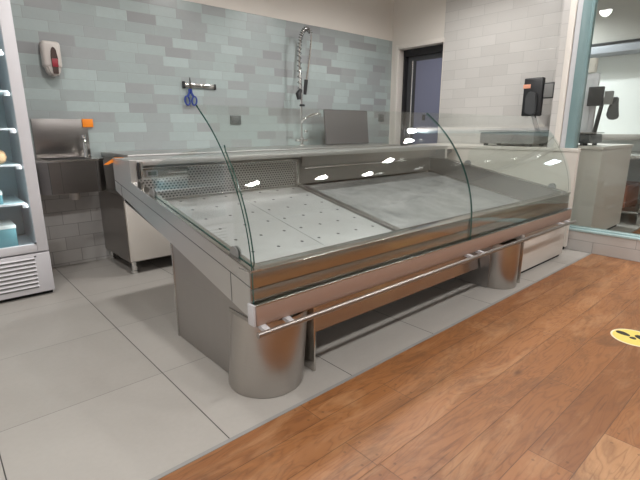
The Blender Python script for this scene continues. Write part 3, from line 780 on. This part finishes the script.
lp('handset', PR([(-.325,.26),(-.295,.235),(-.24,.24),(-.215,.29),(-.235,.34),(-.252,.44),(-.30,.44),(-.31,.33)], 1, -.03, .0, .008), M['darkgrey'], 'dark curved handset')
# white rack on the pier, far side
rr = thing('wall_rack', 'narrow white wall rack behind the teal post', 'rack', (4.32, .52, 1.0))
part('rack_frame', B(4.30, 4.34, .40, .56, .95, 1.53, .004), M['white_metal'], rr)
part('rack_insert', B(4.292, 4.30, .44, .50, 1.0, 1.48, .002), M['vinyl'], rr)
part('rack_box', B(4.28, 4.35, .44, .55, 1.54, 1.67, .006), M['cream'], rr, 'cream box at the top')
part('rack_post', B(4.31, 4.33, .47, .49, .862, .95), M['white_metal'], rr)
st = thing('steel_table', 'stainless steel table with undershelf in the room behind the partition', 'table', (5.6, .6, 0))
part('table_top', B(5.02, 6.2, .0, .95, .70, .74, .004), M['steel_x'], st)
part('apron', B(5.04, 6.18, .03, .05, .56, .70, .003), M['steel'], st)
part('undershelf', B(5.04, 6.18, .03, .93, .12, .14, .003), M['steel'], st)
for x in (5.06, 6.14):
    for y in (.05, .90): part('leg', B(x-.02, x+.02, y-.02, y+.02, 0, .70, .003), M['steel'], st)
part('back_panel', B(5.04, 6.18, .91, .93, .14, .70), M['darkgrey'], st)
tag(obj('brown_reflection_block', B(5.25, 5.75, .25, .6, .14, .40, .01), M['reflection_brown']), 'brown block added as the reddish reflection in the steel table', 'reflection block')  # block added in place of a reddish reflection in the steel
ws = thing('wall_shelf', 'long grey steel shelf fixed along the far white wall', 'shelf', (6.1, .6, .86))
part('shelf_board', B(5.95, 6.298, -.6, 1.6, .90, .93, .004), M['steel'], ws)
part('shelf_lip', B(5.94, 5.95, -.6, 1.6, .88, .95, .002), M['steel_dark'], ws)

# ============================================================ floor marker
sk = thing('floor_marker', 'round yellow floor marker with black footprints on the wooden floor', 'floor marker', (1.905, -.69, 0))
part('border_disc', LA([(.103,.0002),(.103,.0012)], (1.905,-.69,0), 64), M['cream_vinyl'], sk)
part('yellow_disc', LA([(.094,.0012),(.094,.0018)], (1.905,-.69,0), 64), M['yellow'], sk)
def sole(x, y, ang, mirror):
    bm = bmesh.new()
    def ell(cx, cy, a, b, skew=0):
        pts = []
        for k in range(20):
            t = 2*math.pi*k/20; px_ = a*math.cos(t); py_ = b*math.sin(t)*(1+.25*math.cos(t)) + skew*px_*mirror
            X = cx + px_; Y = cy + py_
            pts.append((x + X*math.cos(ang) - Y*math.sin(ang), y + X*math.sin(ang) + Y*math.cos(ang)))
        prism(bm, pts, 2, .0018, .0024)
    ell(.020, 0, .034, .020, .12); ell(-.036, 0, .015, .0145)
    part('footprint', bm, M['print'], sk, 'black shoe print')
sole(1.908, -.655, math.radians(63), 1)
sole(1.914, -.732, math.radians(63), -1)

# ============================================================ lights
def area(name, loc, sx, sy, e, col=(1,.96,.9), rot=(0,0,0), spread=math.pi):
    l = bpy.data.lights.new(name, 'AREA'); l.shape = 'RECTANGLE'; l.size = sx; l.size_y = sy; l.energy = e; l.color = col; l.spread = spread
    o = bpy.data.objects.new(name, l); o.location = loc; o.rotation_euler = rot; COL.objects.link(o); return o
for i, (x, y) in enumerate(spots):
    l = bpy.data.lights.new('downlight_lamp', 'SPOT'); l.energy = 15 if x > 3.1 and y > -1 else 36 if y > -.5 else 30; l.color = (1,.985,.965); l.spot_size = math.radians(168); l.spot_blend = .5; l.shadow_soft_size = .07
    o = bpy.data.objects.new('downlight_lamp', l); o.location = (x, y, ZC-.02); COL.objects.link(o)
for x, y in ((5.2,1.5),(4.9,2.4)):
    l = bpy.data.lights.new('far_lamp', 'SPOT'); l.energy = 85; l.color = (.96,.98,1); l.spot_size = math.radians(160); l.spot_blend = .6; l.shadow_soft_size = .05
    o = bpy.data.objects.new('far_lamp', l); o.location = (x, y, ZC-.02); COL.objects.link(o)

area('fridge_fill_strip', (FX1-.043, 2.035, 1.15), 1.5, .025, 2.4, (.93,1,1), (0, math.radians(90), 0))  # hidden strip added to brighten the fridge interior
w = bpy.data.worlds.new('world'); sc.world = w; w.use_nodes = True
bg = w.node_tree.nodes['Background']; bg.inputs[0].default_value = (.80,.82,.84,1); bg.inputs[1].default_value = 0.6

# ============================================================ camera
cam = bpy.data.cameras.new('camera'); co = bpy.data.objects.new('camera', cam); COL.objects.link(co)
R = Vector((0.74730993, -0.66447128, -0.00240489)); U = Vector((0.16352984, 0.18040655, 0.96990281)); D = Vector((0.6440387, 0.72521128, -0.24348049))
m = Matrix((( R.x, U.x, -D.x, -0.63153163), (R.y, U.y, -D.y, -1.16542658), (R.z, U.z, -D.z, 1.02375), (0,0,0,1)))
co.matrix_world = m
cam.sensor_width = 36; cam.sensor_fit = 'HORIZONTAL'; cam.lens = 442.911*36/640; cam.clip_start = .02
sc.camera = co
sc.view_settings.view_transform = 'Standard'; sc.view_settings.look = 'None'; sc.view_settings.gamma = 1; sc.view_settings.use_curve_mapping = False
sc.view_settings.exposure = 0.86
sc.cycles.max_bounces = 12; sc.cycles.transparent_max_bounces = 24; sc.cycles.glossy_bounces = 6
